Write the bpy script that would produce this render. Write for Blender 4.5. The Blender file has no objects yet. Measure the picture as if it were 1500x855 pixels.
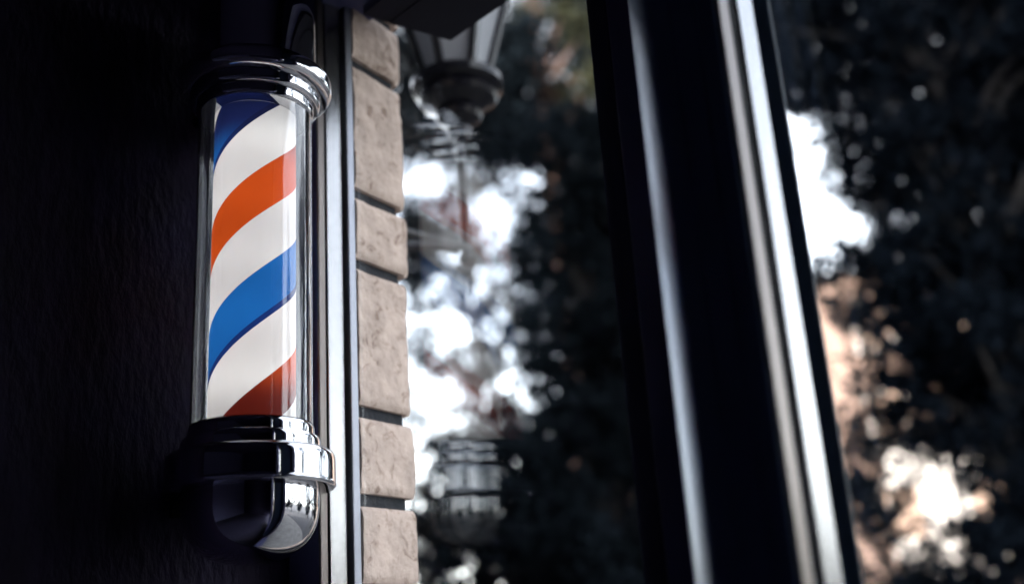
import bpy, bmesh, math, random
from mathutils import Vector, Matrix, noise as mnoise

R = math.radians
S = bpy.context.scene
COL = S.collection
ZC = 1.62                       # eye height of the camera above the shop floor

# ------------------------------------------------------------------ helpers
def tag(o, label=None, cat=None, group=None, kind=None):
    if label: o['label'] = label
    if cat: o['category'] = cat
    if group: o['group'] = group
    if kind: o['kind'] = kind
    return o

def empty(name, loc=(0, 0, 0)):
    o = bpy.data.objects.new(name, None)
    o.empty_display_size = .1
    o.location = loc
    COL.objects.link(o)
    return o

def link(name, bm, mat, parent=None, smooth=False, loc=None):
    me = bpy.data.meshes.new(name)
    bm.normal_update()
    bm.to_mesh(me); bm.free()
    o = bpy.data.objects.new(name, me)
    COL.objects.link(o)
    if mat: me.materials.append(mat)
    if smooth:
        for p in me.polygons: p.use_smooth = True
        try:
            me.set_sharp_from_angle(angle=R(34))
        except Exception:
            pass
    if parent is not None:
        o.parent = parent
        o.location = Vector(loc or (0, 0, 0)) - Vector(parent_loc(parent))
    elif loc: o.location = loc
    return o

def parent_loc(p):
    v = Vector((0, 0, 0))
    while p is not None:
        v += p.location; p = p.parent
    return v

def add_box(bm, a, b):
    x0, y0, z0 = a; x1, y1, z1 = b
    v = [bm.verts.new(c) for c in ((x0,y0,z0),(x1,y0,z0),(x1,y1,z0),(x0,y1,z0),(x0,y0,z1),(x1,y0,z1),(x1,y1,z1),(x0,y1,z1))]
    for f in ((3,2,1,0),(4,5,6,7),(0,1,5,4),(1,2,6,5),(2,3,7,6),(3,0,4,7)):
        bm.faces.new([v[i] for i in f])

def box(a, b, bev=0.0):
    bm = bmesh.new(); add_box(bm, a, b)
    if bev:
        bmesh.ops.bevel(bm, geom=bm.edges[:], offset=bev, segments=2, affect='EDGES', profile=.5)
    return bm

def add_prism(bm, poly, z0, z1):
    """closed prism over a counter-clockwise plan polygon"""
    lo = [bm.verts.new((x, y, z0)) for x, y in poly]
    hi = [bm.verts.new((x, y, z1)) for x, y in poly]
    n = len(poly)
    bm.faces.new(lo[::-1]); bm.faces.new(hi)
    for i in range(n):
        bm.faces.new((lo[i], lo[(i+1) % n], hi[(i+1) % n], hi[i]))

def rpoly(pts, seg=8):
    """plan polygon: points (x, y) or (x, y, r) with rounded corners"""
    out = []
    n = len(pts)
    for i, p in enumerate(pts):
        r = p[2] if len(p) > 2 else 0
        P = Vector(p[:2])
        if r <= 0:
            out.append((P.x, P.y)); continue
        A = (Vector(pts[i-1][:2]) - P).normalized(); B = (Vector(pts[(i+1) % n][:2]) - P).normalized()
        ang = A.angle(B); d = r / math.tan(ang/2)
        c = P + (A + B).normalized() * (r / math.sin(ang/2))
        s = P + A*d - c; e = P + B*d - c
        a0 = math.atan2(s.y, s.x); a1 = math.atan2(e.y, e.x)
        da = (a1 - a0 + math.pi) % (2*math.pi) - math.pi
        q = P + A*(d*1.04 + .00004); out.append((q.x, q.y))
        for k in range(seg+1):
            a = a0 + da*k/seg
            out.append((c.x + r*math.cos(a), c.y + r*math.sin(a)))
        q = P + B*(d*1.04 + .00004); out.append((q.x, q.y))
    return out

def prism(pts, z0, z1, seg=8):
    bm = bmesh.new(); add_prism(bm, rpoly(pts, seg), z0, z1); return bm

def add_lathe(bm, prof, c=(0, 0), n=96, closed=False):
    """profile of (r, z); r == 0 makes a pole"""
    rings = []
    for r, z in prof:
        if r <= 1e-6: rings.append([bm.verts.new((c[0], c[1], z))])
        else: rings.append([bm.verts.new((c[0]+r*math.cos(2*math.pi*k/n), c[1]+r*math.sin(2*math.pi*k/n), z)) for k in range(n)])
    pairs = list(zip(rings, rings[1:]))
    if closed: pairs.append((rings[-1], rings[0]))
    for a, b in pairs:
        for k in range(n):
            k2 = (k+1) % n
            if len(a) == 1 and len(b) == 1: continue
            if len(a) == 1: bm.faces.new((a[0], b[k2], b[k]))
            elif len(b) == 1: bm.faces.new((a[k], a[k2], b[0]))
            else: bm.faces.new((a[k], a[k2], b[k2], b[k]))
    bmesh.ops.recalc_face_normals(bm, faces=bm.faces[:])

def lathe(prof, c=(0, 0), n=96, closed=False):
    bm = bmesh.new(); add_lathe(bm, prof, c, n, closed); return bm

def rprof(pts, seg=5):
    """round the corners of an open (r, z, radius) profile"""
    out = []
    for i, p in enumerate(pts):
        r = p[2] if len(p) > 2 else 0
        if r <= 0 or i in (0, len(pts)-1): out.append((p[0], p[1])); continue
        P = Vector(p[:2]); A = Vector(pts[i-1][:2]) - P; B = Vector(pts[i+1][:2]) - P
        r = min(r, A.length*.49, B.length*.49)
        a = P + A.normalized()*r; b = P + B.normalized()*r
        for k in range(seg+1):
            t = k/seg
            q = a*(1-t)**2 + P*2*t*(1-t) + b*t*t
            out.append((q.x, q.y))
    return out

def add_tube(bm, pts, radii, n=10, cap=True):
    pts = [Vector(p) for p in pts]
    if not isinstance(radii, (list, tuple)): radii = [radii]*len(pts)
    prev = None
    first = last = None
    for i, p in enumerate(pts):
        t = (pts[min(i+1, len(pts)-1)] - pts[max(i-1, 0)]).normalized()
        u = t.orthogonal().normalized() if i == 0 else (u0 - t*u0.dot(t)).normalized()
        u0 = u
        w = t.cross(u)
        ring = [bm.verts.new(p + (u*math.cos(2*math.pi*k/n) + w*math.sin(2*math.pi*k/n))*radii[i]) for k in range(n)]
        if prev:
            for k in range(n): bm.faces.new((prev[k], prev[(k+1) % n], ring[(k+1) % n], ring[k]))
        else: first = ring
        prev = ring
    if cap:
        bm.faces.new(first[::-1]); bm.faces.new(prev)

# ------------------------------------------------------------------ materials
def mat(name, color, rough=.5, metal=0., spec=.5, bump=0., bscale=40., var=0., vscale=8., rvar=0., stretch=None):
    m = bpy.data.materials.new(name); m.use_nodes = True
    nt = m.node_tree; b = nt.nodes['Principled BSDF']
    b.inputs['Base Color'].default_value = (*color, 1)
    b.inputs['Roughness'].default_value = rough
    b.inputs['Metallic'].default_value = metal
    b.inputs['Specular IOR Level'].default_value = spec
    tc = nt.nodes.new('ShaderNodeTexCoord')
    src = tc.outputs['Object']
    if stretch:
        mp = nt.nodes.new('ShaderNodeMapping'); mp.inputs['Scale'].default_value = stretch
        nt.links.new(src, mp.inputs['Vector']); src = mp.outputs['Vector']
    if var:
        n = nt.nodes.new('ShaderNodeTexNoise'); n.inputs['Scale'].default_value = vscale; n.inputs['Detail'].default_value = 6
        nt.links.new(src, n.inputs['Vector'])
        r = nt.nodes.new('ShaderNodeValToRGB')
        r.color_ramp.elements[0].position = .3; r.color_ramp.elements[1].position = .72
        r.color_ramp.elements[0].color = (*[c*(1-var) for c in color], 1)
        r.color_ramp.elements[1].color = (*[min(1, c*(1+var)) for c in color], 1)
        nt.links.new(n.outputs['Fac'], r.inputs['Fac']); nt.links.new(r.outputs['Color'], b.inputs['Base Color'])
    if rvar:
        n = nt.nodes.new('ShaderNodeTexNoise'); n.inputs['Scale'].default_value = vscale*2; n.inputs['Detail'].default_value = 5
        nt.links.new(src, n.inputs['Vector'])
        mr = nt.nodes.new('ShaderNodeMapRange')
        mr.inputs['To Min'].default_value = max(0, rough-rvar); mr.inputs['To Max'].default_value = rough+rvar
        nt.links.new(n.outputs['Fac'], mr.inputs['Value']); nt.links.new(mr.outputs['Result'], b.inputs['Roughness'])
    if bump:
        n = nt.nodes.new('ShaderNodeTexNoise'); n.inputs['Scale'].default_value = bscale; n.inputs['Detail'].default_value = 8
        nt.links.new(src, n.inputs['Vector'])
        bp = nt.nodes.new('ShaderNodeBump'); bp.inputs['Strength'].default_value = bump; bp.inputs['Distance'].default_value = .01
        nt.links.new(n.outputs['Fac'], bp.inputs['Height']); nt.links.new(bp.outputs['Normal'], b.inputs['Normal'])
    return m

def glass_mat(name, ior, tint=(1, 1, 1)):
    """clear sheet: Fresnel mirror over straight-through view"""
    m = bpy.data.materials.new(name); m.use_nodes = True
    nt = m.node_tree; nt.nodes.remove(nt.nodes['Principled BSDF'])
    out = nt.nodes['Material Output']
    t = nt.nodes.new('ShaderNodeBsdfTransparent'); t.inputs['Color'].default_value = (*tint, 1)
    g = nt.nodes.new('ShaderNodeBsdfGlossy'); g.inputs['Roughness'].default_value = 0.0
    f = nt.nodes.new('ShaderNodeFresnel'); f.inputs['IOR'].default_value = ior
    # the same Fresnel on the way out as on the way in (a thin sheet has no total reflection)
    geo = nt.nodes.new('ShaderNodeNewGeometry')
    mxi = nt.nodes.new('ShaderNodeMix'); mxi.data_type = 'FLOAT'
    mxi.inputs[2].default_value = ior; mxi.inputs[3].default_value = 1/ior
    inv = nt.nodes.new('ShaderNodeMath'); inv.operation = 'MULTIPLY'; inv.inputs[1].default_value = 1
    nt.links.new(geo.outputs['Backfacing'], mxi.inputs[0])
    # Fresnel node inverts the IOR on back faces itself, so hand it the inverse there
    nt.links.new(mxi.outputs[0], f.inputs['IOR'])
    mx = nt.nodes.new('ShaderNodeMixShader')
    nt.nodes.remove(inv)
    nt.links.new(f.outputs['Fac'], mx.inputs['Fac'])
    nt.links.new(t.outputs['BSDF'], mx.inputs[1]); nt.links.new(g.outputs['BSDF'], mx.inputs[2])
    nt.links.new(mx.outputs['Shader'], out.inputs['Surface'])
    return m

M = {}
M['chrome'] = mat('chrome', (.64, .65, .68), .04, 1.0, rvar=.02, vscale=30)
M['dark_chrome'] = mat('dark_steel', (.25, .25, .28), .25, 1.0)
M['alu'] = mat('satin_aluminium', (.31, .31, .315), .22, 1.0, bump=.05, bscale=120, stretch=(1, 1, .15))
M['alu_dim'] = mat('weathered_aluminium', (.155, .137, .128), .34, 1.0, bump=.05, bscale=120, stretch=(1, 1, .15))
M['spacer'] = mat('grey_spacer', (.30, .31, .35), .4, .8)
M['frame'] = mat('dark_frame_paint', (.075, .075, .16), .32, 0, .25, bump=.04, bscale=300, rvar=.05)
M['post_paint'] = mat('dark_post_paint', (.13, .19, .31), .33, .35, .15)
M['seal'] = mat('blue_grey_seal', (.035, .05, .07), .5, .2, .4)
M['stile'] = mat('matt_stile_paint', (.03, .03, .06), .7, 0, .05)
M['gasket'] = mat('rubber_gasket', (.008, .008, .012), .6)
M['glass'] = glass_mat('window_glass', 1.42, (.985, .99, .99))
M['tube'] = mat('tube_glass', (1, 1, 1), 0.0)
_b = M['tube'].node_tree.nodes['Principled BSDF']; _b.inputs['Transmission Weight'].default_value = 1.0; _b.inputs['IOR'].default_value = 1.47
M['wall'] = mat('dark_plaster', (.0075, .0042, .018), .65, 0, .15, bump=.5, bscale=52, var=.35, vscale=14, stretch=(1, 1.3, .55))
M['ceil'] = mat('dark_ceiling', (.052, .044, .10), .8)
M['back'] = mat('blue_back_wall', (.12, .115, .23), .8)
M['floor'] = mat('dark_floor', (.07, .062, .11), .5, bump=.1)
M['canopy'] = mat('canopy_metal', (.007, .007, .014), .7, 0, .15, bump=.05)
M['mortar'] = mat('recessed_mortar', (.016, .019, .024), .9, bump=.4, bscale=120)
M['street'] = mat('asphalt', (.055, .055, .06), .85, bump=.4, bscale=90, var=.3, vscale=3)
M['pave'] = mat('concrete_paving', (.20, .19, .18), .85, bump=.3, bscale=60, var=.2, vscale=2)
M['bark_dark'] = mat('dark_bark', (.018, .016, .017), .9, bump=.8, bscale=20, var=.4)
M['bark_red'] = mat('red_bark', (.09, .05, .038), .9, bump=.8, bscale=12, var=.4)
M['iron'] = mat('black_iron', (.005, .005, .008), .2, 0, .3)
M['facade'] = mat('peach_plaster', (.155, .100, .078), .9, bump=.2, bscale=30, var=.12, vscale=.8)
M['white_plaster'] = mat('white_plaster', (.33, .30, .28), .85, bump=.1)
M['tile'] = mat('clay_tile', (.30, .12, .08), .8, bump=.5, bscale=10, var=.3)
M['shutter'] = mat('tan_shutter', (.22, .14, .10), .6)

# split stone: tan, pitted, with darker veins
def stone_mat():
    m = mat('split_stone', (.58, .46, .39), .9, 0, .2, bump=.55, bscale=55, var=.16, vscale=26)
    nt = m.node_tree; b = nt.nodes['Principled BSDF']
    src = b.inputs['Base Color'].links[0].from_socket
    tc = nt.nodes.new('ShaderNodeTexCoord')
    n = nt.nodes.new('ShaderNodeTexNoise'); n.inputs['Scale'].default_value = 34; n.inputs['Detail'].default_value = 9
    n.inputs['Roughness'].default_value = .7; n.inputs['Distortion'].default_value = 1.2
    nt.links.new(tc.outputs['Object'], n.inputs['Vector'])
    r = nt.nodes.new('ShaderNodeValToRGB')
    r.color_ramp.elements[0].position = .36; r.color_ramp.elements[0].color = (.55, .50, .47, 1)
    r.color_ramp.elements[1].position = .46; r.color_ramp.elements[1].color = (1, 1, 1, 1)
    nt.links.new(n.outputs['Fac'], r.inputs['Fac'])
    mx = nt.nodes.new('ShaderNodeMix'); mx.data_type = 'RGBA'; mx.blend_type = 'MULTIPLY'; mx.inputs[0].default_value = 1
    nt.links.new(src, mx.inputs[6]); nt.links.new(r.outputs['Color'], mx.inputs[7])
    nt.links.new(mx.outputs[2], b.inputs['Base Color'])
    return m
M['stone'] = stone_mat()

def leaf_mat(name, col, trans=.35):
    m = bpy.data.materials.new(name); m.use_nodes = True
    nt = m.node_tree; b = nt.nodes['Principled BSDF']; out = nt.nodes['Material Output']
    b.inputs['Roughness'].default_value = .8; b.inputs['Specular IOR Level'].default_value = .0
    tc = nt.nodes.new('ShaderNodeTexCoord')
    n = nt.nodes.new('ShaderNodeTexNoise'); n.inputs['Scale'].default_value = 1.4; n.inputs['Detail'].default_value = 5
    nt.links.new(tc.outputs['Object'], n.inputs['Vector'])
    r = nt.nodes.new('ShaderNodeValToRGB'); r.color_ramp.elements[0].position = .35; r.color_ramp.elements[1].position = .7
    r.color_ramp.elements[0].color = (*[c*.6 for c in col], 1); r.color_ramp.elements[1].color = (*[c*1.3 for c in col], 1)
    nt.links.new(n.outputs['Fac'], r.inputs['Fac']); nt.links.new(r.outputs['Color'], b.inputs['Base Color'])
    t = nt.nodes.new('ShaderNodeBsdfTranslucent'); nt.links.new(r.outputs['Color'], t.inputs['Color'])
    mx = nt.nodes.new('ShaderNodeMixShader'); mx.inputs['Fac'].default_value = trans
    nt.links.new(b.outputs['BSDF'], mx.inputs[1]); nt.links.new(t.outputs['BSDF'], mx.inputs[2])
    nt.links.new(mx.outputs['Shader'], out.inputs['Surface'])
    return m
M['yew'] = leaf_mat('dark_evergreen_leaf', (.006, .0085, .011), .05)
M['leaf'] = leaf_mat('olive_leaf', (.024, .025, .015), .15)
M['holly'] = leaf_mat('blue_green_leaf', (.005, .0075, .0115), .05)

# striped drum: a translucent printed sleeve lit from inside by its lamps
def drum_mat():
    m = bpy.data.materials.new('striped_sleeve'); m.use_nodes = True
    nt = m.node_tree; b = nt.nodes['Principled BSDF']; out = nt.nodes['Material Output']
    tc = nt.nodes.new('ShaderNodeTexCoord'); sp = nt.nodes.new('ShaderNodeSeparateXYZ')
    nt.links.new(tc.outputs['Object'], sp.inputs[0])
    def math_(op, a, bb=None):
        n = nt.nodes.new('ShaderNodeMath'); n.operation = op
        for i, v in enumerate((a, bb)):
            if v is None: continue
            if isinstance(v, (int, float)): n.inputs[i].default_value = v
            else: nt.links.new(v, n.inputs[i])
        return n.outputs[0]
    ang = math_('ARCTAN2', sp.outputs['Y'], sp.outputs['X'])
    turn = math_('DIVIDE', ang, 2*math.pi)
    lead = .300
    zz = math_('DIVIDE', sp.outputs['Z'], lead)
    u = math_('FRACT', math_('ADD', math_('SUBTRACT', zz, turn), DRUM_PHASE))
    r = nt.nodes.new('ShaderNodeValToRGB'); r.color_ramp.interpolation = 'CONSTANT'
    W = (.80, .80, .79, 1); O = (.64, .085, .012, 1); B = (.014, .15, .50, 1); N = (.012, .035, .18, 1)
    e = r.color_ramp.elements
    stops = [(0, W), (.265, N), (.295, B), (.515, W), (.775, O)]
    e[0].position = 0; e[0].color = W
    e[1].position = stops[1][0]; e[1].color = stops[1][1]
    for p, c in stops[2:]:
        q = e.new(p); q.color = c
    nt.links.new(u, r.inputs['Fac'])
    # the coloured stripes turn darker on the two end turns of the sleeve (white unchanged)
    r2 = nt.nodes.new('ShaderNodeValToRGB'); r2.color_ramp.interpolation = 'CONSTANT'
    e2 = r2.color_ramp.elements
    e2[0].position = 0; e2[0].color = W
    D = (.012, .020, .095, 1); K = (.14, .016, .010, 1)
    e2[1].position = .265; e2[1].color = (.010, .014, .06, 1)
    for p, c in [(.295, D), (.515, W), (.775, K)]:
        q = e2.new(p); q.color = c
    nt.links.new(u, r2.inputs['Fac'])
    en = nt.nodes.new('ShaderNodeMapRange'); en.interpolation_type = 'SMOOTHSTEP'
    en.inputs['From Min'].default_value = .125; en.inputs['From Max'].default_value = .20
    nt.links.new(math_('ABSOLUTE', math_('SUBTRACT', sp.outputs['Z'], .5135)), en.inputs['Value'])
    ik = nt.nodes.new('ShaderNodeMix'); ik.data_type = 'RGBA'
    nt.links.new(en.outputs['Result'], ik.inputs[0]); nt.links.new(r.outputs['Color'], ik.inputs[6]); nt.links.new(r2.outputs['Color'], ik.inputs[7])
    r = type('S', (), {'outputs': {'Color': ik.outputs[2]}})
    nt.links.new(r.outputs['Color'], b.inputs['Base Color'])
    b.inputs['Roughness'].default_value = .45; b.inputs['Specular IOR Level'].default_value = .3
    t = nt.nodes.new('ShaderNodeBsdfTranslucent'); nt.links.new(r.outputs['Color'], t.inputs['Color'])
    mx = nt.nodes.new('ShaderNodeMixShader'); mx.inputs['Fac'].default_value = .55
    nt.links.new(b.outputs['BSDF'], mx.inputs[1]); nt.links.new(t.outputs['BSDF'], mx.inputs[2])
    nt.links.new(mx.outputs['Shader'], out.inputs['Surface'])
    return m
DRUM_PHASE = 0.0
CAM_AZ = math.atan2(-.8664+.1917, 1.2267)          # direction pole -> camera, in the plan
# on the right-hand silhouette (facing angle + 90 deg) the orange stripe ends upward at z_rel .703
_phi = CAM_AZ + math.pi/2
DRUM_PHASE = (-( .703/.300 - _phi/(2*math.pi))) % 1.0
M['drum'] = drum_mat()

def frosted():
    m = bpy.data.materials.new('frosted_glass'); m.use_nodes = True
    nt = m.node_tree; b = nt.nodes['Principled BSDF']; out = nt.nodes['Material Output']
    b.inputs['Base Color'].default_value = (.55, .56, .59, 1); b.inputs['Roughness'].default_value = .4
    t = nt.nodes.new('ShaderNodeBsdfTranslucent'); t.inputs['Color'].default_value = (.62, .64, .67, 1)
    mx = nt.nodes.new('ShaderNodeMixShader'); mx.inputs['Fac'].default_value = .6
    nt.links.new(b.outputs['BSDF'], mx.inputs[1]); nt.links.new(t.outputs['BSDF'], mx.inputs[2])
    nt.links.new(mx.outputs['Shader'], out.inputs['Surface'])
    return m
M['frosted'] = frosted()

# ------------------------------------------------------------------ the room and the building
WX = -.1375                      # face of the dark wall that carries the pole
bm = box((WX-.30, -4.2, -.0), (WX, -.002, 3.05))
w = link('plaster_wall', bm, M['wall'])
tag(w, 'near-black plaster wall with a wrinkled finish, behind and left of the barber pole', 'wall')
tag(link('floor', box((WX-.3, -4.2, -.12), (5.2, .0, 0)), M['floor']), kind='structure')
tag(link('ceiling', box((WX-.3, -4.2, 3.052), (5.2, .0, 3.2)), M['ceil']), kind='structure')
tag(link('back_wall', box((WX-.3, -4.5, 0), (5.2, -4.202, 3.05)), M['back']), kind='structure')
tag(link('side_wall', box((4.9, -4.2, 0), (5.2, -.002, 3.05)), M['ceil']), kind='structure')

# the storeys above and the flanks of the building outside
SILL, HEAD = .62, ZC+1.0
bld = empty('shop_building', (1.5, -4, 0))
tag(bld, 'dark street front of the shop around and above the window', 'building')
bm = bmesh.new()
add_box(bm, (WX-.3, .001, 0), (2.6, .06, SILL-.06))                    # below the sill
add_box(bm, (2.45, .001, SILL-.06), (5.2, .06, 3.2))                   # right of the windows
add_box(bm, (-9, -9, 3.202), (9, .06, 18))                             # upper storeys
add_box(bm, (-9, -9, 0), (WX-.31, .10, 3.2))                           # left flank
add_box(bm, (WX-.308, .0625, 0), (-.345, .10, 3.2))
add_box(bm, (5.202, -9, 0), (9, .06, 3.2))
add_box(bm, (WX-.3, -.03, HEAD+.14), (2.45, .06, 3.05))                # over the head
link('wall', bm, M['mortar'], bld)

# ------------------------------------------------------------------ left window
Z0, Z1 = SILL, HEAD
win = empty('shop_window', (-.1, 0, Z0))
tag(win, 'shop window between the barber pole and the wide dark post', 'window')
link('jamb', prism([(-.137, -.0125), (-.137, -.0552, .003), (-.0582, -.0552, .003), (-.0582, -.0125)], Z0, Z1+.1), M['frame'], win, True)
link('trim_strip', prism([(-.0581, -.0415), (-.0581, -.0549, .0), (-.0550, -.0549, .0028), (-.0550, -.0415, .001)], Z0, Z1+.1), M['alu_dim'], win, True)
link('trim_strip', prism([(-.0581, -.0124), (-.0581, -.0400), (-.0520, -.0400, .0014), (-.0520, -.0124)], Z0, Z1+.1), M['alu'], win, True)
# spacer between the two panes
link('spacer', prism([(-.136, .0040), (-.136, -.0080), (-.0415, -.0080, .0015), (-.0415, .0040)], Z0, Z1+.1), M['spacer'], win, True)
link('glass_pane', box((-.100, -.0120, Z0-.02), (.500, -.0085, Z1+.02)), M['glass'], win)
link('glass_pane', box((-.0385, .0085, Z0-.02), (.4835, .0120, Z1+.02)), M['glass'], win)
link('stile', prism([(.484, .035), (.484, -.0080, .0006), (.5130, -.0080), (.5130, .035)], Z0, Z1+.1), M['stile'], win, True)
bm = bmesh.new(); add_box(bm, (-.115, -.046, Z1+.021), (.5130, .05, Z1+.138))
link('head', bm, M['frame'], win)
link('sill', box((-.137, -.09, Z0-.058), (.5130, .09, Z0-.021), .006), M['frame'], win)

# ------------------------------------------------------------------ wide post
post = empty('window_post', (.72, -.02, Z0))
tag(post, 'wide dark metal post with a rounded edge and pale strips between two window panes', 'window post')
# the casing's left side is one wide soft curve that ends in a tighter one
arc = [(.7385 + .2*math.cos(R(t_)), .0742 + .2*math.sin(R(t_))) for t_ in [204.4 + 35.6*k/32 for k in range(33)]]
arc += [(.6535 + .03*math.cos(R(t_)), -.073 + .03*math.sin(R(t_))) for t_ in range(242, 271, 2)]
arc.append((.6540, -.1030))
bm = bmesh.new()
add_prism(bm, arc + rpoly([(.6732, -.1030), (.6750, -.1004), (.6768, -.1030), (.7032, -.1030), (.7050, -.1004), (.7068, -.1030),
                      (.7268, -.1030, .002), (.7268, -.0400), (.704, -.0400), (.704, -.0083)]), Z0-.1, Z1+.14)
link('casing', bm, M['post_paint'], post, True)
link('outer_frame', box((.5136, -.0081, Z0-.1), (.7065, .035, Z1+.14), .003), M['frame'], post)
link('trim_strip', prism([(.7270, -.0830), (.7270, -.1012), (.7310, -.1012, .003), (.7310, -.0830, .001)], Z0-.1, Z1+.14), M['alu_dim'], post, True)
link('trim_strip', prism([(.7270, -.0465), (.7270, -.0740), (.7350, -.0740, .002), (.7350, -.0465, .001)], Z0-.1, Z1+.14), M['alu'], post, True)
# ribbed rubber seal beside the bright strip
bm = bmesh.new()
z = Z0
while z < Z1+.1:
    add_box(bm, (.7270, -.0826, z), (.7318, -.0742, z+.0022)); z += .0044
link('ribbed_seal', bm, M['gasket'], post)
link('seal', prism([(.7042, -.0123), (.7042, -.0160, .0005), (.7345, -.0160, .002), (.7345, -.0123)], Z0-.1, Z1+.14), M['seal'], post, True)

# ------------------------------------------------------------------ right window
win2 = empty('shop_window', (1.5, 0, Z0))
tag(win2, 'shop window right of the wide dark post, looking onto black foliage', 'window')
link('glass_pane', box((.7042, -.0120, Z0-.02), (2.40, -.0085, Z1+.02)), M['glass'], win2)
link('glass_pane', box((.7068, .0085, Z0-.02), (2.40, .0120, Z1+.02)), M['glass'], win2)
link('head', box((.7345, -.046, Z1+.021), (2.449, .05, Z1+.138)), M['frame'], win2)
link('jamb', box((2.401, -.046, Z0-.02), (2.448, .05, Z1+.02), .004), M['frame'], win2)
link('reflection_bar', box((1.70, -.06, Z0-.02), (1.80, -.0125, Z1+.02), .004), M['frame'], win2)  # unseen bar, added to break up the window's reflection in the pole's glass
link('sill', box((.7345, -.09, Z0-.058), (2.449, .09, Z0-.021), .006), M['frame'], win2)

# ------------------------------------------------------------------ canopy outside
can = empty('canopy', (.5, .1, ZC+1.0))
tag(can, 'dark flat canopy over the outside of the window, its corner pointing down at the lantern', 'canopy')
link('slab', prism([(-.014, .062), (2.5, .062), (2.5, .176), (.006, .1785)], ZC+1.0, ZC+1.09), M['canopy'], can)
link('soffit', prism([(-.020, .013), (2.44, .013), (2.44, .0615), (-.014, .0615)], ZC+1.0015, ZC+1.018), M['canopy'], can)

# ------------------------------------------------------------------ stone pier outside
pier = empty('stone_pier', (-.2, .06, 0))
tag(pier, 'pier of rough tan stone blocks with dark joints, just right of the barber pole', 'pier')
rnd = random.Random(4)
# joint heights relative to the eye, from below upwards
J = [-1.62, -1.40, -1.285, -1.06, -.945, -.72, -.605, -.38, -.255, -.03, .085, .211, .340, .571, .689, .923, 1.04, 1.24, 1.42]
gap = .0098
bm = bmesh.new()
def stone_block(bm, z0, z1, seed):
    """a course: rough-faced block, splayed reveal side towards the window"""
    ix, iy = -.0402, .0063; ox, oy = -.0690 - rnd.uniform(-.0015, .002), .1220 + rnd.uniform(-.003, .003)
    # plan outline, fine along the visible splay and round the outer arris
    pts = []
    n = 44
    for i in range(n+1):
        t = i/n; pts.append((ix + (ox-ix)*t, iy + (oy-iy)*t, 1.0))
    for a in range(1, 7):
        pts.append((ox - .012*math.sin(a*R(15)), oy + .010*(1-math.cos(a*R(15))), 1.0))
    for i in range(1, 9): pts.append((ox-.012 - .03*i, oy+.010, 1.0))
    back = [(ox-.26, iy+.012, 0)]
    nz = max(8, int((z1-z0)/.0032))
    grid = []
    for k in range(nz+1):
        z = z0 + (z1-z0)*k/nz
        e = min(z-z0, z1-z)
        rl = .0045*max(0, 1-e/.012)**2                                  # rolled edge at the joints
        row = []
        for (x, y, w_) in pts:
            p = Vector((x*30, y*30, z*30)) + Vector((seed*7.1, 0, 0))
            d = .0032*mnoise.fractal(p*.55, 1.0, 2.1, 5) + .0011*mnoise.fractal(p*2.2, .9, 2.1, 4) - rl
            side = Vector((.97, .24)) if y < oy+.0005 and x >= ox-1e-5 else Vector((.1, .99))
            row.append(bm.verts.new((x + side.x*d, y + side.y*d*.9, z)))
        row.append(bm.verts.new((back[0][0], oy+.01, z))); row.append(bm.verts.new((back[0][0], iy, z)))
        grid.append(row)
    m_ = len(grid[0])
    for k in range(nz):
        for i in range(m_-1):
            bm.faces.new((grid[k][i], grid[k+1][i], grid[k+1][i+1], grid[k][i+1]))
        bm.faces.new((grid[k][m_-1], grid[k+1][m_-1], grid[k+1][0], grid[k][0]))
    bm.faces.new(grid[0]); bm.faces.new(grid[-1][::-1])
for i in range(len(J)-1):
    stone_block(bm, J[i]+ZC+gap, J[i+1]+ZC-gap, i)
bmesh.ops.recalc_face_normals(bm, faces=bm.faces[:])
link('block', bm, M['stone'], pier, True)
link('mortar', prism([(-.0535, .0085), (-.080, .112), (-.33, .112), (-.33, .0085)], .0, 3.02), M['mortar'], pier)

# ------------------------------------------------------------------ barber pole
PX, PY = 0.0, -.1917
pole = empty('barber_pole', (PX, PY, ZC+.115))
tag(pole, 'chrome barber pole with lit red, white and blue spiral stripes in a glass tube', 'barber pole')
c0 = (0, 0)
def P(name, prof, m, parent=pole, n=128, closed=False):
    bm = lathe([(r, z) for r, z in prof], c0, n, closed)
    return link(name, bm, m, parent, True, (PX, PY, ZC))
# bottom: two stepped rings, a wide lip, the round bowl
col = P('collar', rprof([(.0, .2555), (.098, .2555, .002), (.1065, .2505, .006), (.1075, .240, .004), (.1075, .214, .004), (.1085, .2115, .0015), (.106, .2075, .002), (.088, .2065), (.0, .2065)]), M['chrome'])
P('ring', rprof([(.0, .2735), (.0865, .2735, .0035), (.0885, .268, .003), (.0885, .2558), (.0, .2558)]), M['chrome'], col)
P('ring', rprof([(.0, .2900), (.0785, .2900, .0025), (.0805, .285, .002), (.0805, .2738), (.0, .2738)]), M['chrome'], col)
bowl = [(.0, .2062), (.0862, .2062)]
for k in range(0, 25):
    a = R(90*k/24)
    e = 2/2.35
    bowl.append((.0862*max(0, math.cos(a))**e, .190 - .0745*max(0, math.sin(a))**e))
bowl[-1] = (0, .1155)
P('bottom_cap', bowl, M['chrome'])
# top: the same turned over
col2 = P('collar', rprof([(.0, .769), (.092, .769, .002), (.1035, .7715, .004), (.1075, .777, .004), (.1075, .792, .005), (.103, .799, .003), (.088, .801), (.0, .801)]), M['chrome'])
P('ring', rprof([(.0, .7525), (.0865, .7525, .003), (.0905, .756, .003), (.0915, .7688), (.0, .7688)]), M['chrome'], col2)
P('ring', rprof([(.0, .7370), (.0785, .7370, .0025), (.0815, .741, .002), (.0825, .7523), (.0, .7523)]), M['chrome'], col2)
dome = rprof([(.0, .8012), (.0862, .8012), (.0862, .926, .062), (.0, .936)], 16)
P('top_cap', dome, M['chrome'])
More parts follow.
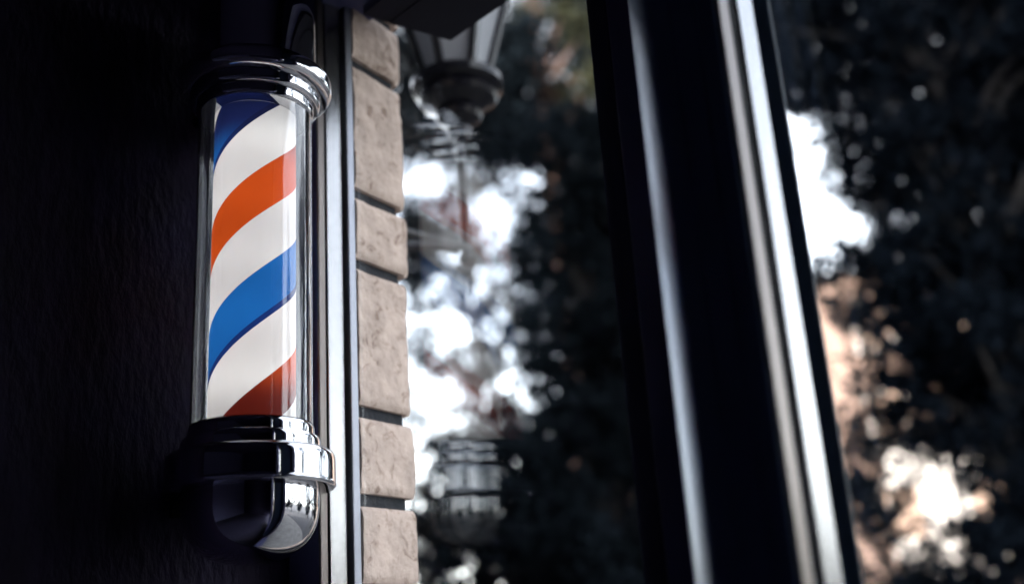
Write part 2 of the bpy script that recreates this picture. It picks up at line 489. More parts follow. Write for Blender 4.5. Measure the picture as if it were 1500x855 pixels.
# glass tube and the sleeve inside it
P('glass_tube', [(.0785, .2902), (.0785, .7368), (.0762, .7368), (.0762, .2902)], M['tube'], closed=True)
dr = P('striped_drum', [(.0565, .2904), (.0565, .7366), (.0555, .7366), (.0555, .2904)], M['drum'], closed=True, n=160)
inner = bpy.data.materials.new('white_lining'); inner.use_nodes = True
nt_ = inner.node_tree; tr_ = nt_.nodes.new('ShaderNodeBsdfTranslucent'); tr_.inputs['Color'].default_value = (.9, .9, .9, 1)
nt_.links.new(tr_.outputs['BSDF'], nt_.nodes['Material Output'].inputs['Surface'])
dr.data.materials.append(inner)
for p_ in dr.data.polygons:
    if math.hypot(p_.center.x, p_.center.y) < .0559: p_.material_index = 1
# brackets that hold the caps to the plaster wall
bm = bmesh.new(); add_box(bm, (-.137, -.03, .216), (-.08, .03, .246)); add_box(bm, (-.137, -.045, .19), (-.129, .045, .275))
link('bracket', bm, M['iron'], pole, loc=(PX, PY, ZC))
bm = bmesh.new(); add_box(bm, (-.137, -.02, .777), (-.08, .02, .792)); add_box(bm, (-.137, -.03, .775), (-.130, .03, .83))
link('bracket', bm, M['iron'], pole, loc=(PX, PY, ZC))
# lamps in the drum
for z_, e_ in ((.345, 1.05), (.43, .8), (.515, .75), (.60, .8), (.685, 1.05)):
    l = bpy.data.lights.new('lamp', 'POINT'); l.energy = .0205*e_; l.color = (1, .99, .975); l.shadow_soft_size = .012
    o = bpy.data.objects.new('lamp', l); COL.objects.link(o); o.parent = pole
    o.location = Vector((PX, PY, ZC+z_)) - pole.location

# ------------------------------------------------------------------ street lantern
LX, LY = -.4385, .5715
lamp = empty('wall_lantern', (LX, LY, 0))
tag(lamp, 'black wall lantern with tapered frosted panes, hanging over the glass beside the stone pier', 'lantern')
def LP(name, prof, m, parent=lamp, n=40, closed=False):
    return link(name, lathe(prof, c0, n, closed), m, parent, True, (LX, LY, 0))
zb = ZC+1.271
AL = .47                          # reach of the bracket from the street front
LP('stem', [(0, zb-.475), (.013, zb-.47), (.018, zb-.455), (.010, zb-.44), (.011, zb-.16), (0, zb-.16)], M['iron'])
bm = bmesh.new()
add_tube(bm, [(0, -AL+.012, zb-.43), (0, -.25, zb-.43), (0, .0, zb-.43)], [.013, .012, .010], 10)
pts_ = [(0, -AL+.012, zb-.61)]
for k in range(1, 15):
    t_ = k/14; pts_.append((0, -AL+.012 + .43*t_, zb-.61 + .170*math.sin(t_*math.pi/2)))
add_tube(bm, pts_, .012, 8)
pts_ = []
for k in range(26):
    a_ = k/25*math.pi*3; q_ = .065*(1-k/32)
    pts_.append((0, -.32 + q_*math.cos(a_), zb-.495 + q_*math.sin(a_)))
add_tube(bm, pts_, .009, 8)
add_box(bm, (-.05, -AL, zb-.68), (.05, -AL+.014, zb-.35))
link('wall_bracket', bm, M['iron'], lamp, loc=(LX, LY, 0))
LP('collar', [(0, zb-.165), (.025, zb-.165), (.030, zb-.145), (.025, zb-.13), (.05, zb-.115), (.055, zb-.102), (.05, zb-.09), (.088, zb-.07), (.094, zb-.058), (.088, zb-.046), (.108, zb-.034), (.108, zb-.017), (.078, zb), (0, zb)], M['iron'])
view = math.atan2(-.866-LY, 1.227-LX)
def hexp(r, z, k): 
    a = view + R(30 + 60*k)
    return Vector((r*math.cos(a), r*math.sin(a), z))
r0, r1, h = .071, .170, .36
for k in range(6):
    bm = bmesh.new()
    a0, b0 = hexp(r0*.97, zb+.004, k), hexp(r0*.97, zb+.004, k+1)
    a1, b1 = hexp(r1*.97, zb+h, k), hexp(r1*.97, zb+h, k+1)
    inn = [v*.0 + Vector((v.x*.965, v.y*.965, v.z)) for v in (a0, b0, b1, a1)]
    vs = [bm.verts.new(v) for v in (a0, b0, b1, a1)] + [bm.verts.new(v) for v in inn]
    for f in ((0,1,2,3), (7,6,5,4), (0,4,5,1), (1,5,6,2), (2,6,7,3), (3,7,4,0)): bm.faces.new([vs[i] for i in f])
    link('lantern_pane', bm, M['frosted'], lamp, loc=(LX, LY, 0))
bm = bmesh.new()
for k in range(6):
    add_tube(bm, [hexp(r0, zb, k), hexp(r1, zb+h, k)], .010, 6)
    add_tube(bm, [hexp(r1, zb+h, k), hexp(r1, zb+h, k+1)], .012, 6)
link('lantern_frame', bm, M['iron'], lamp, loc=(LX, LY, 0))
LP('roof', [(0, zb+h+.01), (.20, zb+h+.01), (.20, zb+h+.025), (.10, zb+h+.13), (.04, zb+h+.165), (.037, zb+h+.21), (.016, zb+h+.24), (0, zb+h+.27)], M['iron'], n=6)

# ------------------------------------------------------------------ ground
tag(link('pavement', box((-30, .062, -.14), (40, 3.4, -.02)), M['pave']), kind='structure')
tag(link('kerb', box((-60, 3.402, -.16), (60, 3.55, -.02)), M['pave']), kind='structure')
tag(link('road', box((-60, 3.552, -.3), (60, 3.9, -.15)), M['street']), kind='structure')
bm = bmesh.new()
vs = [bm.verts.new(v) for v in ((-1500, -1500, -.32), (1500, -1500, -.32), (1500, 1500, -.32), (-1500, 1500, -.32))]
bm.faces.new(vs)
tag(link('ground', bm, M['street']), kind='structure')

# ------------------------------------------------------------------ trees
def make_tree(label, trunk_xy, blobs, leafmat, barkmat, leaf, cover, seed, cat='tree', name='tree', group=None, rtrunk=.12, squash=1.0, ztop=None):
    rnd = random.Random(seed)
    root = empty(name, (trunk_xy[0], trunk_xy[1], -.32))
    tag(root, label, cat, group)
    bm = bmesh.new()
    top = ztop or max(b[2] for b in blobs)
    tx, ty = trunk_xy
    pts = []; rad = []
    n = 9
    for i in range(n+1):
        t = i/n
        pts.append((tx + .12*math.sin(3*t+seed)*(t*2 if top > 6 else t*.4), ty + .10*math.cos(2.3*t+seed)*t, -.4 + (top+.3)*t))
        rad.append(rtrunk*(1-.8*t)*(1.35 if i == 0 else 1))
    add_tube(bm, pts, rad, 10)
    for (x, y, z, r) in blobs:
        zs = max(.3, z - 1.2*r - .25*math.hypot(x-tx, y-ty))
        t = min(1, max(0, (zs+.4)/(top+.3)))
        a = Vector(pts[int(t*n)])
        b = Vector((x, y, z))
        mid = (a+b)/2 + Vector((0, 0, .15*(b-a).length))
        add_tube(bm, [a, mid, b], [rtrunk*.35, rtrunk*.22, rtrunk*.07], 6)
    link('trunk', bm, barkmat, root, True)
    bm = bmesh.new()
    for (x, y, z, r) in blobs:
        N = int(cover*math.pi*r*r/(leaf*leaf*.42))
        spray = 14
        for s in range(max(1, N//spray)):
            # spray centre, anywhere in the lump, denser to the skin
            d = Vector((rnd.gauss(0, 1), rnd.gauss(0, 1), rnd.gauss(0, 1))).normalized()
            q = rnd.random()**(1/2.2)
            c = Vector((x, y, z)) + Vector((d.x, d.y, d.z*squash))*r*q*rnd.uniform(.9, 1.22)
            for _ in range(spray):
                p = c + Vector((rnd.gauss(0, 1), rnd.gauss(0, 1), rnd.gauss(0, .7)))*leaf*1.15
                u = Vector((rnd.gauss(0, 1), rnd.gauss(0, 1), rnd.gauss(0, 1))).normalized()
                v = u.orthogonal().normalized()
                v = (v*math.cos(rnd.random()*6.3) + u.cross(v)*math.sin(rnd.random()*6.3)).normalized()
                L = leaf*rnd.uniform(.7, 1.3)
                w_ = u.cross(v)*L*.36
                a = p - v*L*.5; b = p + v*L*.5
                m1 = p - w_ + u*L*.1; m2 = p + w_ + u*L*.1
                vs = [bm.verts.new(k) for k in (a, m1, b, m2)]
                bm.faces.new(vs)
    link('crown', bm, leafmat, root)
    return root

def blobs_fill(rnd, pts, extra=2, spread=.6):
    out = []
    for x, y, z, r in pts:
        out.append((x, y, z, r))
        for _ in range(extra):
            out.append((x + rnd.uniform(-.3, .3)*r, y + rnd.uniform(.2, 1.2)*r, z + rnd.uniform(-spread, spread)*r, r*rnd.uniform(.6, .9)))
    return out
# crown lumps: x, y, height above the eye, radius
TREE1= [(-7.68,8.43,6.33,0.46), (-7.84,9.42,6.74,0.47), (-7.15,9.28,6.49,0.47), (-6.97,9.99,6.62,0.44), (-6.03,9.34,5.89,0.45), (-7.70,8.69,5.75,0.48), (-7.21,8.80,5.61,0.37), (-6.88,9.09,5.55,0.39), (-6.39,9.06,5.36,0.38), (-6.16,9.55,5.39,0.43), (-7.75,8.53,4.99,0.38), (-7.53,8.93,5.03,0.47), (-7.33,9.44,5.08,0.41), (-6.97,9.74,4.99,0.43), (-6.52,9.73,4.93,0.45), (-8.14,8.90,4.61,0.45), (-7.90,9.34,4.64,0.44), (-6.80,8.75,4.20,0.40), (-7.09,9.65,4.41,0.47), (-7.06,10.43,4.63,0.44), (-7.69,8.38,3.78,0.44), (-7.64,8.91,3.79,0.42), (-6.87,8.64,3.61,0.44), (-7.22,9.84,3.84,0.46), (-6.56,9.72,3.69,0.41), (-7.82,8.18,3.16,0.40), (-7.61,8.70,3.23,0.39), (-7.38,9.13,3.21,0.42), (-7.21,9.54,3.28,0.38), (-6.98,10.17,3.22,0.45), (-7.60,8.14,2.52,0.40), (-7.50,8.59,2.65,0.42), (-7.02,8.65,2.48,0.37), (-6.91,9.15,2.52,0.36), (-6.73,9.69,2.54,0.38), (-7.93,8.04,2.09,0.38), (-7.63,8.39,2.00,0.39), (-7.05,8.51,1.92,0.33), (-7.44,9.59,2.06,0.37), (-7.26,10.27,2.10,0.39), (-8.53,8.46,1.60,0.37), (-8.25,8.69,1.56,0.38), (-8.25,9.23,1.62,0.46), (-7.98,9.61,1.52,0.39), (-6.69,8.80,1.38,0.34), (-7.28,10.23,1.56,0.44), (-8.94,8.75,1.10,0.45), (-7.95,8.38,0.95,0.37), (-7.55,8.43,0.89,0.37), (-7.59,9.04,0.90,0.37), (-6.79,8.74,0.80,0.40), (-7.24,9.91,0.91,0.45), (-8.84,8.56,0.50,0.42), (-8.33,8.74,0.44,0.43), (-8.13,9.02,0.34,0.37), (-7.33,8.67,0.40,0.41), (-7.14,9.16,0.32,0.41), (-7.10,9.66,0.34,0.42)]
BACK1= [(-14.89,17.26,16.69,1.13), (-14.31,18.62,17.03,1.36), (-13.03,19.03,16.53,1.29), (-13.34,21.85,18.00,1.46), (-15.43,17.51,15.35,1.26), (-14.72,18.33,15.51,1.27), (-14.00,19.81,15.33,1.31), (-12.18,19.53,14.65,1.17), (-15.36,17.22,13.19,1.30), (-15.66,19.84,14.25,1.42), (-14.75,20.83,14.15,1.29), (-13.12,20.99,13.73,1.37), (-16.40,19.29,11.98,1.31), (-15.49,19.88,11.67,1.25), (-14.59,20.72,11.69,1.32), (-12.79,19.80,10.75,1.12), (-15.42,17.52,9.24,1.32), (-15.38,19.29,9.53,1.40), (-14.40,19.62,9.20,1.27), (-14.14,21.09,9.54,1.27), (-16.49,18.40,7.73,1.33), (-14.29,17.67,6.99,1.20), (-15.05,20.20,7.55,1.15), (-13.21,19.22,6.83,1.24), (-16.72,18.15,5.50,1.18), (-15.85,18.76,5.56,1.09), (-15.13,19.59,5.29,1.05), (-13.25,18.86,5.06,1.20), (-15.66,16.37,3.44,1.05), (-15.26,17.97,3.63,0.99), (-14.49,18.59,3.35,1.00), (-14.47,20.14,3.52,1.24), (-17.22,17.62,1.92,1.26), (-15.60,17.55,1.92,1.14), (-14.42,17.83,1.73,1.17), (-13.43,18.68,1.65,1.06), (-16.68,16.95,0.50,1.12), (-15.28,16.79,0.33,0.95), (-15.54,18.88,0.39,1.00), (-15.15,20.58,0.06,1.27)]
TREE3= [(-4.08,7.99,6.69,0.36), (-3.80,8.47,6.81,0.33), (-3.27,8.25,6.39,0.41), (-2.72,8.08,5.98,0.35), (-2.68,8.87,6.23,0.36), (-2.25,8.84,6.08,0.37), (-1.90,8.81,5.88,0.37), (-1.71,9.43,5.92,0.37), (-1.41,9.53,5.81,0.34), (-0.86,8.77,5.26,0.28), (-3.80,7.73,5.83,0.37), (-3.67,8.20,5.94,0.35), (-3.51,8.74,6.00,0.39), (-2.76,8.08,5.36,0.35), (-2.63,8.67,5.51,0.38), (-2.30,8.80,5.48,0.37), (-2.17,9.37,5.65,0.39), (-1.59,8.50,4.94,0.31), (-1.25,8.46,4.75,0.33), (-1.01,8.88,4.87,0.33), (-4.12,8.51,5.64,0.38), (-3.29,7.65,5.06,0.34), (-3.07,7.93,5.02,0.35), (-3.19,8.94,5.35,0.35), (-2.58,8.62,5.02,0.34), (-2.34,8.84,4.96,0.34), (-2.05,9.07,4.91,0.33), (-1.75,8.92,4.74,0.36), (-1.45,9.08,4.69,0.31), (-1.08,8.53,4.26,0.31), (-3.20,8.13,4.55,0.35), (-2.75,7.95,4.27,0.28), (-2.66,8.51,4.37,0.31), (-2.30,8.47,4.28,0.31), (-2.06,8.63,4.20,0.30), (-1.87,9.15,4.34,0.33), (-1.46,8.65,3.99,0.33), (-1.18,8.55,3.82,0.31), (-3.12,8.28,4.03,0.36), (-2.87,8.67,4.05,0.32), (-2.33,8.21,3.69,0.29), (-2.36,9.12,3.96,0.36), (-2.01,8.99,3.79,0.35), (-1.55,8.69,3.53,0.27), (-1.32,8.91,3.50,0.29), (-2.87,8.02,3.31,0.35), (-2.99,9.06,3.51,0.38), (-2.29,8.35,3.13,0.34), (-2.07,8.81,3.16,0.33), (-1.63,8.38,2.98,0.27), (-1.32,8.45,2.89,0.31), (-3.45,8.73,3.12,0.38), (-3.07,8.71,3.01,0.29), (-2.72,8.57,2.91,0.33), (-2.34,8.49,2.72,0.32), (-2.25,9.08,2.81,0.32), (-1.95,9.22,2.81,0.32), (-1.70,9.29,2.69,0.34), (-3.43,8.70,2.72,0.35), (-3.04,8.44,2.55,0.30), (-2.49,7.99,2.32,0.32), (-2.28,8.16,2.32,0.27), (-2.14,8.77,2.30,0.27), (-1.97,9.01,2.35,0.29), (-1.58,8.73,2.20,0.27), (-3.23,8.15,2.08,0.33), (-3.08,8.52,2.12,0.31), (-2.77,8.68,2.05,0.34), (-2.57,8.86,2.03,0.31), (-2.13,8.44,1.85,0.29), (-1.94,8.73,1.84,0.26), (-1.70,8.75,1.77,0.32), (-3.23,8.26,1.62,0.29), (-3.20,8.83,1.66,0.34), (-2.68,8.64,1.56,0.33), (-2.26,8.26,1.46,0.25), (-1.91,8.33,1.44,0.25), (-1.90,9.27,1.51,0.27), (-2.91,8.90,1.17,0.33), (-2.21,8.15,1.04,0.30), (-1.99,8.32,1.02,0.29), (-1.82,8.65,0.98,0.25), (-2.52,8.21,0.68,0.27), (-2.41,8.53,0.69,0.31), (-2.17,8.65,0.69,0.28), (-1.97,8.71,0.65,0.32), (-2.93,8.78,0.40,0.32), (-2.62,8.77,0.33,0.29), (-2.37,9.00,0.34,0.26), (-2.10,9.05,0.29,0.29), (-3.61,8.23,0.04,0.28), (-3.50,8.78,0.02,0.33), (-3.15,8.81,-0.04,0.30), (-2.45,8.03,-0.02,0.25), (-2.34,8.51,-0.05,0.26), (-2.34,9.32,-0.11,0.27)]
BACK3= [(-7.09,13.54,11.00,0.91), (-6.95,15.12,11.49,1.10), (-5.50,14.62,10.51,0.92), (-5.34,16.12,11.11,0.89), (-3.95,15.02,9.62,0.92), (-3.71,16.51,10.17,0.96), (-2.74,16.37,9.72,0.88), (-1.90,15.34,8.77,0.77), (-6.95,13.96,9.59,0.93), (-6.57,15.41,10.03,1.06), (-5.42,14.99,9.35,0.92), (-4.39,14.55,8.68,0.90), (-3.95,15.76,8.81,0.82), (-2.89,15.34,8.20,0.91), (-2.21,15.66,8.01,0.81), (-6.11,14.98,8.12,0.86), (-4.97,14.74,7.73,0.75), (-4.40,15.17,7.47,0.78), (-4.06,16.07,7.64,0.76), (-3.38,16.82,7.43,0.91), (-2.77,16.58,7.28,0.92), (-5.98,15.61,6.91,0.93), (-4.69,14.64,6.38,0.80), (-3.92,14.64,5.88,0.75), (-3.47,15.53,6.15,0.86), (-2.77,15.85,5.98,0.88), (-5.46,14.40,5.50,0.73), (-4.93,15.32,5.49,0.73), (-4.40,15.60,5.15,0.74), (-3.58,15.75,5.07,0.89), (-3.02,15.78,4.89,0.68), (-6.03,14.88,4.41,0.91), (-5.11,14.63,4.28,0.74), (-4.32,14.59,3.91,0.69), (-3.74,15.54,3.97,0.87), (-3.29,16.39,3.96,0.84), (-6.26,15.62,3.65,0.79), (-5.36,15.52,3.22,0.78), (-4.63,15.52,3.13,0.85), (-4.28,16.48,3.15,0.76), (-3.58,16.77,3.18,0.89), (-4.70,14.62,2.20,0.82), (-4.03,14.95,1.97,0.65), (-3.86,16.62,2.07,0.83), (-4.64,14.39,1.25,0.80), (-4.49,16.11,1.26,0.84), (-3.59,15.16,1.02,0.78), (-5.56,15.70,0.34,0.86), (-4.38,14.54,0.22,0.62), (-4.08,15.87,0.18,0.80)]
TWIG3= [(-3.32,6.90,2.90,0.09), (-3.14,7.00,2.84,0.10), (-2.97,7.10,2.86,0.13), (-2.80,7.18,2.75,0.15), (-2.97,7.09,2.49,0.15), (-3.16,6.99,2.55,0.08), (-2.97,7.09,2.07,0.12), (-3.04,7.06,1.68,0.09), (-2.93,7.12,1.55,0.11), (-2.74,7.21,1.58,0.12), (-3.25,6.94,1.09,0.19), (-3.26,6.93,1.35,0.09), (-3.15,7.00,0.87,0.14), (-2.41,7.36,1.31,0.15), (-2.61,7.27,1.07,0.06), (-3.09,7.03,0.62,0.10), (-3.25,6.94,0.74,0.12), (-3.34,6.89,0.25,0.10), (-3.00,7.08,0.22,0.16), (-2.68,7.24,0.25,0.19), (-2.46,7.34,0.53,0.14), (-2.82,7.18,1.09,0.05), (-2.94,7.11,0.92,0.06), (-2.77,7.20,0.64,0.05), (-3.28,6.93,1.50,0.05), (-2.61,7.28,1.37,0.04), (-3.18,6.98,0.61,0.04), (-2.67,7.25,0.68,0.04), (-2.82,7.17,0.98,0.05), (-2.29,7.42,1.38,0.04), (-2.42,7.36,0.98,0.04), (-3.01,7.08,1.11,0.07), (-3.10,7.03,1.33,0.06), (-2.91,7.13,0.32,0.07), (-2.95,7.11,1.32,0.07), (-2.28,7.42,1.46,0.06), (-2.54,7.31,0.68,0.04), (-2.63,7.27,0.58,0.04), (-2.67,7.25,1.26,0.04), (-2.99,7.08,1.15,0.05), (-2.79,7.19,0.46,0.07), (-2.51,7.32,0.24,0.06), (-2.99,7.08,1.37,0.06), (-2.86,7.15,0.68,0.04), (-3.25,6.94,0.40,0.06), (-2.59,7.29,1.42,0.05), (-2.50,7.33,0.67,0.07), (-3.16,6.99,1.01,0.07), (-2.98,7.09,0.54,0.06), (-3.17,6.99,1.50,0.08), (-3.18,6.98,1.37,0.05), (-2.73,7.22,0.43,0.05), (-2.93,7.12,0.54,0.05), (-3.01,7.07,0.78,0.06), (-3.24,6.95,2.68,0.04), (-3.07,7.04,1.82,0.07), (-2.97,7.10,2.42,0.06), (-2.90,7.13,2.27,0.04), (-3.13,7.01,2.41,0.05), (-3.24,6.95,2.66,0.07), (-3.32,6.90,1.97,0.05), (-3.30,6.91,1.68,0.05)]
TREE6= [(-13.92,11.12,11.02,0.62), (-12.68,11.00,10.36,0.48), (-11.66,11.01,9.95,0.58), (-12.00,12.10,10.57,0.56), (-14.02,10.91,10.31,0.53), (-12.24,10.43,9.40,0.56), (-13.08,11.89,10.22,0.49), (-12.73,12.27,10.17,0.64), (-13.46,10.78,9.49,0.55), (-13.57,11.63,9.79,0.59), (-11.79,11.04,9.02,0.50), (-12.19,11.99,9.52,0.52), (-13.03,10.04,11.16,0.52), (-12.85,10.86,11.41,0.53), (-11.74,10.63,10.87,0.59), (-12.57,12.17,11.66,0.50), (-11.08,11.41,10.70,0.46)]
TREE7= [(-13.91,12.21,10.07,0.24), (-13.72,12.42,10.07,0.22), (-13.47,12.70,9.93,0.26), (-13.32,12.86,9.97,0.20), (-13.02,13.17,9.74,0.24), (-12.72,13.47,9.85,0.26), (-14.03,12.07,9.62,0.21), (-13.71,12.44,9.60,0.27), (-13.45,12.72,9.61,0.22), (-13.28,12.90,9.60,0.23), (-12.96,13.23,9.54,0.24), (-12.86,13.33,9.39,0.27), (-14.71,11.22,9.30,0.19), (-13.94,12.18,9.13,0.22), (-13.75,12.39,9.21,0.24), (-13.60,12.56,9.05,0.28), (-13.38,12.80,9.04,0.24), (-12.73,13.46,8.84,0.19), (-14.65,11.30,8.62,0.20), (-14.44,11.56,8.86,0.22), (-14.22,11.84,8.70,0.26), (-14.08,12.00,8.75,0.27), (-13.30,12.88,8.77,0.26), (-13.11,13.08,8.63,0.20), (-12.84,13.35,8.63,0.19), (-14.66,11.28,8.45,0.26), (-14.54,11.43,8.26,0.26), (-14.26,11.79,8.26,0.20), (-13.99,12.11,8.31,0.20), (-13.16,13.03,8.12,0.21), (-12.94,13.25,8.06,0.20), (-14.63,11.33,7.81,0.24), (-14.55,11.42,8.05,0.20), (-14.28,11.76,7.88,0.27), (-14.06,12.03,7.99,0.23), (-13.87,12.25,7.99,0.23), (-13.37,12.81,7.78,0.25), (-13.14,13.05,7.70,0.20), (-12.84,13.35,7.70,0.26), (-14.70,11.24,7.65,0.18), (-14.48,11.51,7.61,0.24), (-14.34,11.69,7.44,0.20), (-14.13,11.95,7.59,0.22), (-13.82,12.31,7.51,0.20), (-13.61,12.54,7.34,0.23), (-13.29,12.89,7.55,0.27), (-13.07,13.12,7.39,0.23), (-12.89,13.30,7.27,0.18), (-14.68,11.25,7.14,0.21), (-14.47,11.53,7.08,0.19), (-14.25,11.80,7.13,0.22), (-14.04,12.05,7.22,0.24), (-13.87,12.25,6.99,0.20), (-13.37,12.80,6.94,0.18), (-13.14,13.05,6.98,0.24), (-12.93,13.27,7.10,0.20), (-14.70,11.24,6.84,0.18), (-14.53,11.45,6.76,0.23), (-14.37,11.65,6.67,0.21), (-14.03,12.06,6.84,0.27), (-13.56,12.60,6.58,0.19), (-13.43,12.74,6.72,0.25), (-13.22,12.96,6.70,0.19), (-13.01,13.18,6.50,0.27), (-14.74,11.18,6.32,0.22), (-14.51,11.47,6.40,0.24), (-14.34,11.68,6.41,0.22), (-13.49,12.67,6.34,0.26), (-13.17,13.02,6.31,0.18), (-12.99,13.20,6.27,0.25), (-14.47,11.53,5.87,0.26), (-13.66,12.49,5.95,0.25), (-13.45,12.72,5.96,0.20), (-13.22,12.97,5.84,0.23), (-12.98,13.21,5.92,0.21), (-14.76,11.15,5.71,0.22), (-14.58,11.39,5.56,0.23), (-14.38,11.64,5.56,0.20), (-14.12,11.95,5.55,0.24), (-13.84,12.29,5.49,0.19), (-13.67,12.48,5.58,0.18), (-13.45,12.72,5.52,0.25), (-13.26,12.92,5.41,0.22), (-13.06,13.13,5.42,0.20), (-14.74,11.18,5.36,0.17), (-14.48,11.52,5.34,0.19), (-14.38,11.64,5.32,0.25), (-14.05,12.04,5.16,0.21), (-13.85,12.27,5.18,0.19), (-13.66,12.49,5.20,0.20), (-13.50,12.67,5.17,0.19), (-13.23,12.95,5.03,0.23), (-13.10,13.09,5.06,0.17), (-14.75,11.16,4.80,0.23), (-14.38,11.64,4.94,0.21), (-14.11,11.97,4.90,0.20), (-13.88,12.23,4.85,0.23), (-13.70,12.44,4.69,0.17), (-13.54,12.62,4.71,0.23), (-13.08,13.11,4.72,0.26), (-14.08,12.00,4.42,0.22), (-14.01,12.09,4.39,0.21), (-13.73,12.41,4.40,0.26), (-13.50,12.67,4.31,0.26), (-12.99,13.20,4.30,0.26), (-14.81,11.09,4.16,0.25), (-14.56,11.41,4.11,0.26), (-14.11,11.97,4.09,0.19), (-13.90,12.22,4.14,0.18), (-13.76,12.37,4.19,0.21), (-13.47,12.70,4.06,0.26), (-13.36,12.81,4.12,0.18), (-13.05,13.14,4.08,0.23), (-14.77,11.14,3.79,0.24), (-14.54,11.44,3.69,0.18), (-14.40,11.62,3.67,0.20), (-14.20,11.86,3.77,0.19), (-13.91,12.21,3.70,0.18), (-13.68,12.47,3.71,0.19), (-13.52,12.65,3.59,0.20), (-13.39,12.79,3.76,0.17), (-13.08,13.11,3.70,0.25)]
DARK7= [(-14.83,11.88,8.15,0.48), (-14.93,11.75,7.45,0.39), (-13.60,13.29,9.97,0.44), (-13.19,13.71,10.04,0.35), (-13.33,13.57,8.32,0.34), (-13.38,13.51,7.64,0.34), (-13.56,13.33,6.04,0.33), (-13.35,13.55,6.89,0.28), (-14.23,12.60,7.50,0.20), (-14.62,12.14,5.29,0.19), (-13.87,13.01,3.95,0.40), (-14.57,12.19,3.80,0.27), (-13.38,13.52,5.45,0.27)]
TREE8= [(-5.36,11.49,6.72,0.19), (-5.25,11.54,6.32,0.19), (-5.38,11.48,5.99,0.13), (-5.24,11.55,5.81,0.20), (-5.12,11.61,5.42,0.18), (-5.37,11.48,5.43,0.11), (-5.00,11.67,5.05,0.15), (-5.32,11.51,4.68,0.16), (-4.98,11.68,4.65,0.20), (-5.56,11.38,4.63,0.09), (-5.49,11.42,6.33,0.08), (-5.54,11.39,6.88,0.13), (-5.69,11.30,6.97,0.15), (-5.17,11.59,6.04,0.19), (-5.01,11.67,5.75,0.18), (-5.51,11.41,5.62,0.07), (-5.62,11.34,5.75,0.09), (-5.42,11.45,4.77,0.07), (-5.38,11.48,5.09,0.08), (-5.12,11.61,5.60,0.06), (-5.78,11.26,5.02,0.09), (-4.97,11.69,5.05,0.08), (-5.76,11.27,4.86,0.06), (-5.29,11.52,6.41,0.07), (-5.50,11.41,5.79,0.09), (-5.21,11.56,6.15,0.09), (-5.21,11.56,4.80,0.06), (-5.35,11.49,4.68,0.07), (-5.71,11.29,4.94,0.07), (-5.53,11.40,4.89,0.07), (-5.54,11.39,6.30,0.07), (-5.10,11.62,5.82,0.09), (-5.68,11.31,6.25,0.09), (-5.35,11.49,5.58,0.10), (-5.45,11.44,6.36,0.06), (-5.29,11.53,6.04,0.08)]
HEDGE= [(-4.90,4.17,1.26,0.20), (-5.19,4.57,1.34,0.21), (-5.07,4.77,1.32,0.20), (-4.82,4.87,1.32,0.21), (-5.02,4.02,1.01,0.21), (-4.92,4.26,0.99,0.22), (-4.91,4.43,0.99,0.22), (-4.66,4.49,1.01,0.20), (-4.73,4.93,1.00,0.19), (-4.53,4.94,0.94,0.22), (-5.54,4.46,0.76,0.23), (-4.94,4.18,0.72,0.20), (-4.95,4.51,0.75,0.22), (-4.61,4.41,0.67,0.18), (-4.92,5.02,0.75,0.19), (-4.18,4.61,0.67,0.20), (-4.26,4.92,0.61,0.20), (-5.58,4.45,0.43,0.19), (-5.00,4.25,0.38,0.21), (-5.16,4.80,0.40,0.23), (-4.97,4.92,0.33,0.20), (-4.71,5.02,0.34,0.20), (-4.27,4.86,0.34,0.20), (-3.95,4.84,0.26,0.17), (-5.04,3.98,0.01,0.18), (-5.00,4.27,-0.04,0.18), (-4.88,4.51,-0.03,0.18), (-4.63,4.55,-0.01,0.18), (-4.91,5.17,-0.04,0.21), (-4.30,4.90,-0.06,0.20), (-4.57,5.46,-0.08,0.22)]
PINE= [(-12.25,12.53,12.04,0.59), (-11.76,13.01,13.63,0.86), (-11.35,13.38,11.66,0.59), (-12.02,12.75,10.58,0.47), (-11.43,13.30,10.34,0.55), (-12.41,12.37,10.71,0.41), (-11.50,13.24,12.58,0.57), (-12.11,12.67,12.84,0.57), (-11.08,13.61,10.90,0.41)]

def up(l, dx=0, dy=0): return [(a+dx, b+dy, c+ZC, r) for a, b, c, r in l]
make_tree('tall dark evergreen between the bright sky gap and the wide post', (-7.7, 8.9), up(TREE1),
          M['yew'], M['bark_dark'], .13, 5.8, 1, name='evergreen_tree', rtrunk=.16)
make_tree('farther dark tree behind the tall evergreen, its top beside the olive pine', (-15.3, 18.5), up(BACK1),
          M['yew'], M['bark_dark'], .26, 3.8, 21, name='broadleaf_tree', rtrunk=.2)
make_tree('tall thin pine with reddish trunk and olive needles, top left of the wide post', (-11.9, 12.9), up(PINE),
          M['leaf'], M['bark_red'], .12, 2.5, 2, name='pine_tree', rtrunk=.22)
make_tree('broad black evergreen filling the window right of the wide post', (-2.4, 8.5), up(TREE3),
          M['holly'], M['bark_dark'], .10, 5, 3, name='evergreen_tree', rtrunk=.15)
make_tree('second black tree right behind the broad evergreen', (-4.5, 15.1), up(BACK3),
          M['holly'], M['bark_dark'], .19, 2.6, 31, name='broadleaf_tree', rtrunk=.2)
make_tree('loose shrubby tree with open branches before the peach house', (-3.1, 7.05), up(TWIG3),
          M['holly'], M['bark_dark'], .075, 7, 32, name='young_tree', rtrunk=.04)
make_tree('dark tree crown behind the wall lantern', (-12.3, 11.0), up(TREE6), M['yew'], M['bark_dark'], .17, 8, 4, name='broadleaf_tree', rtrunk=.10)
make_tree('airy tree whose leaf gaps let the bright sky through, right of the stone pier', (-13.9, 12.2), up(TREE7), M['yew'], M['bark_dark'], .13, 3.4, 5, name='broadleaf_tree', rtrunk=.08)
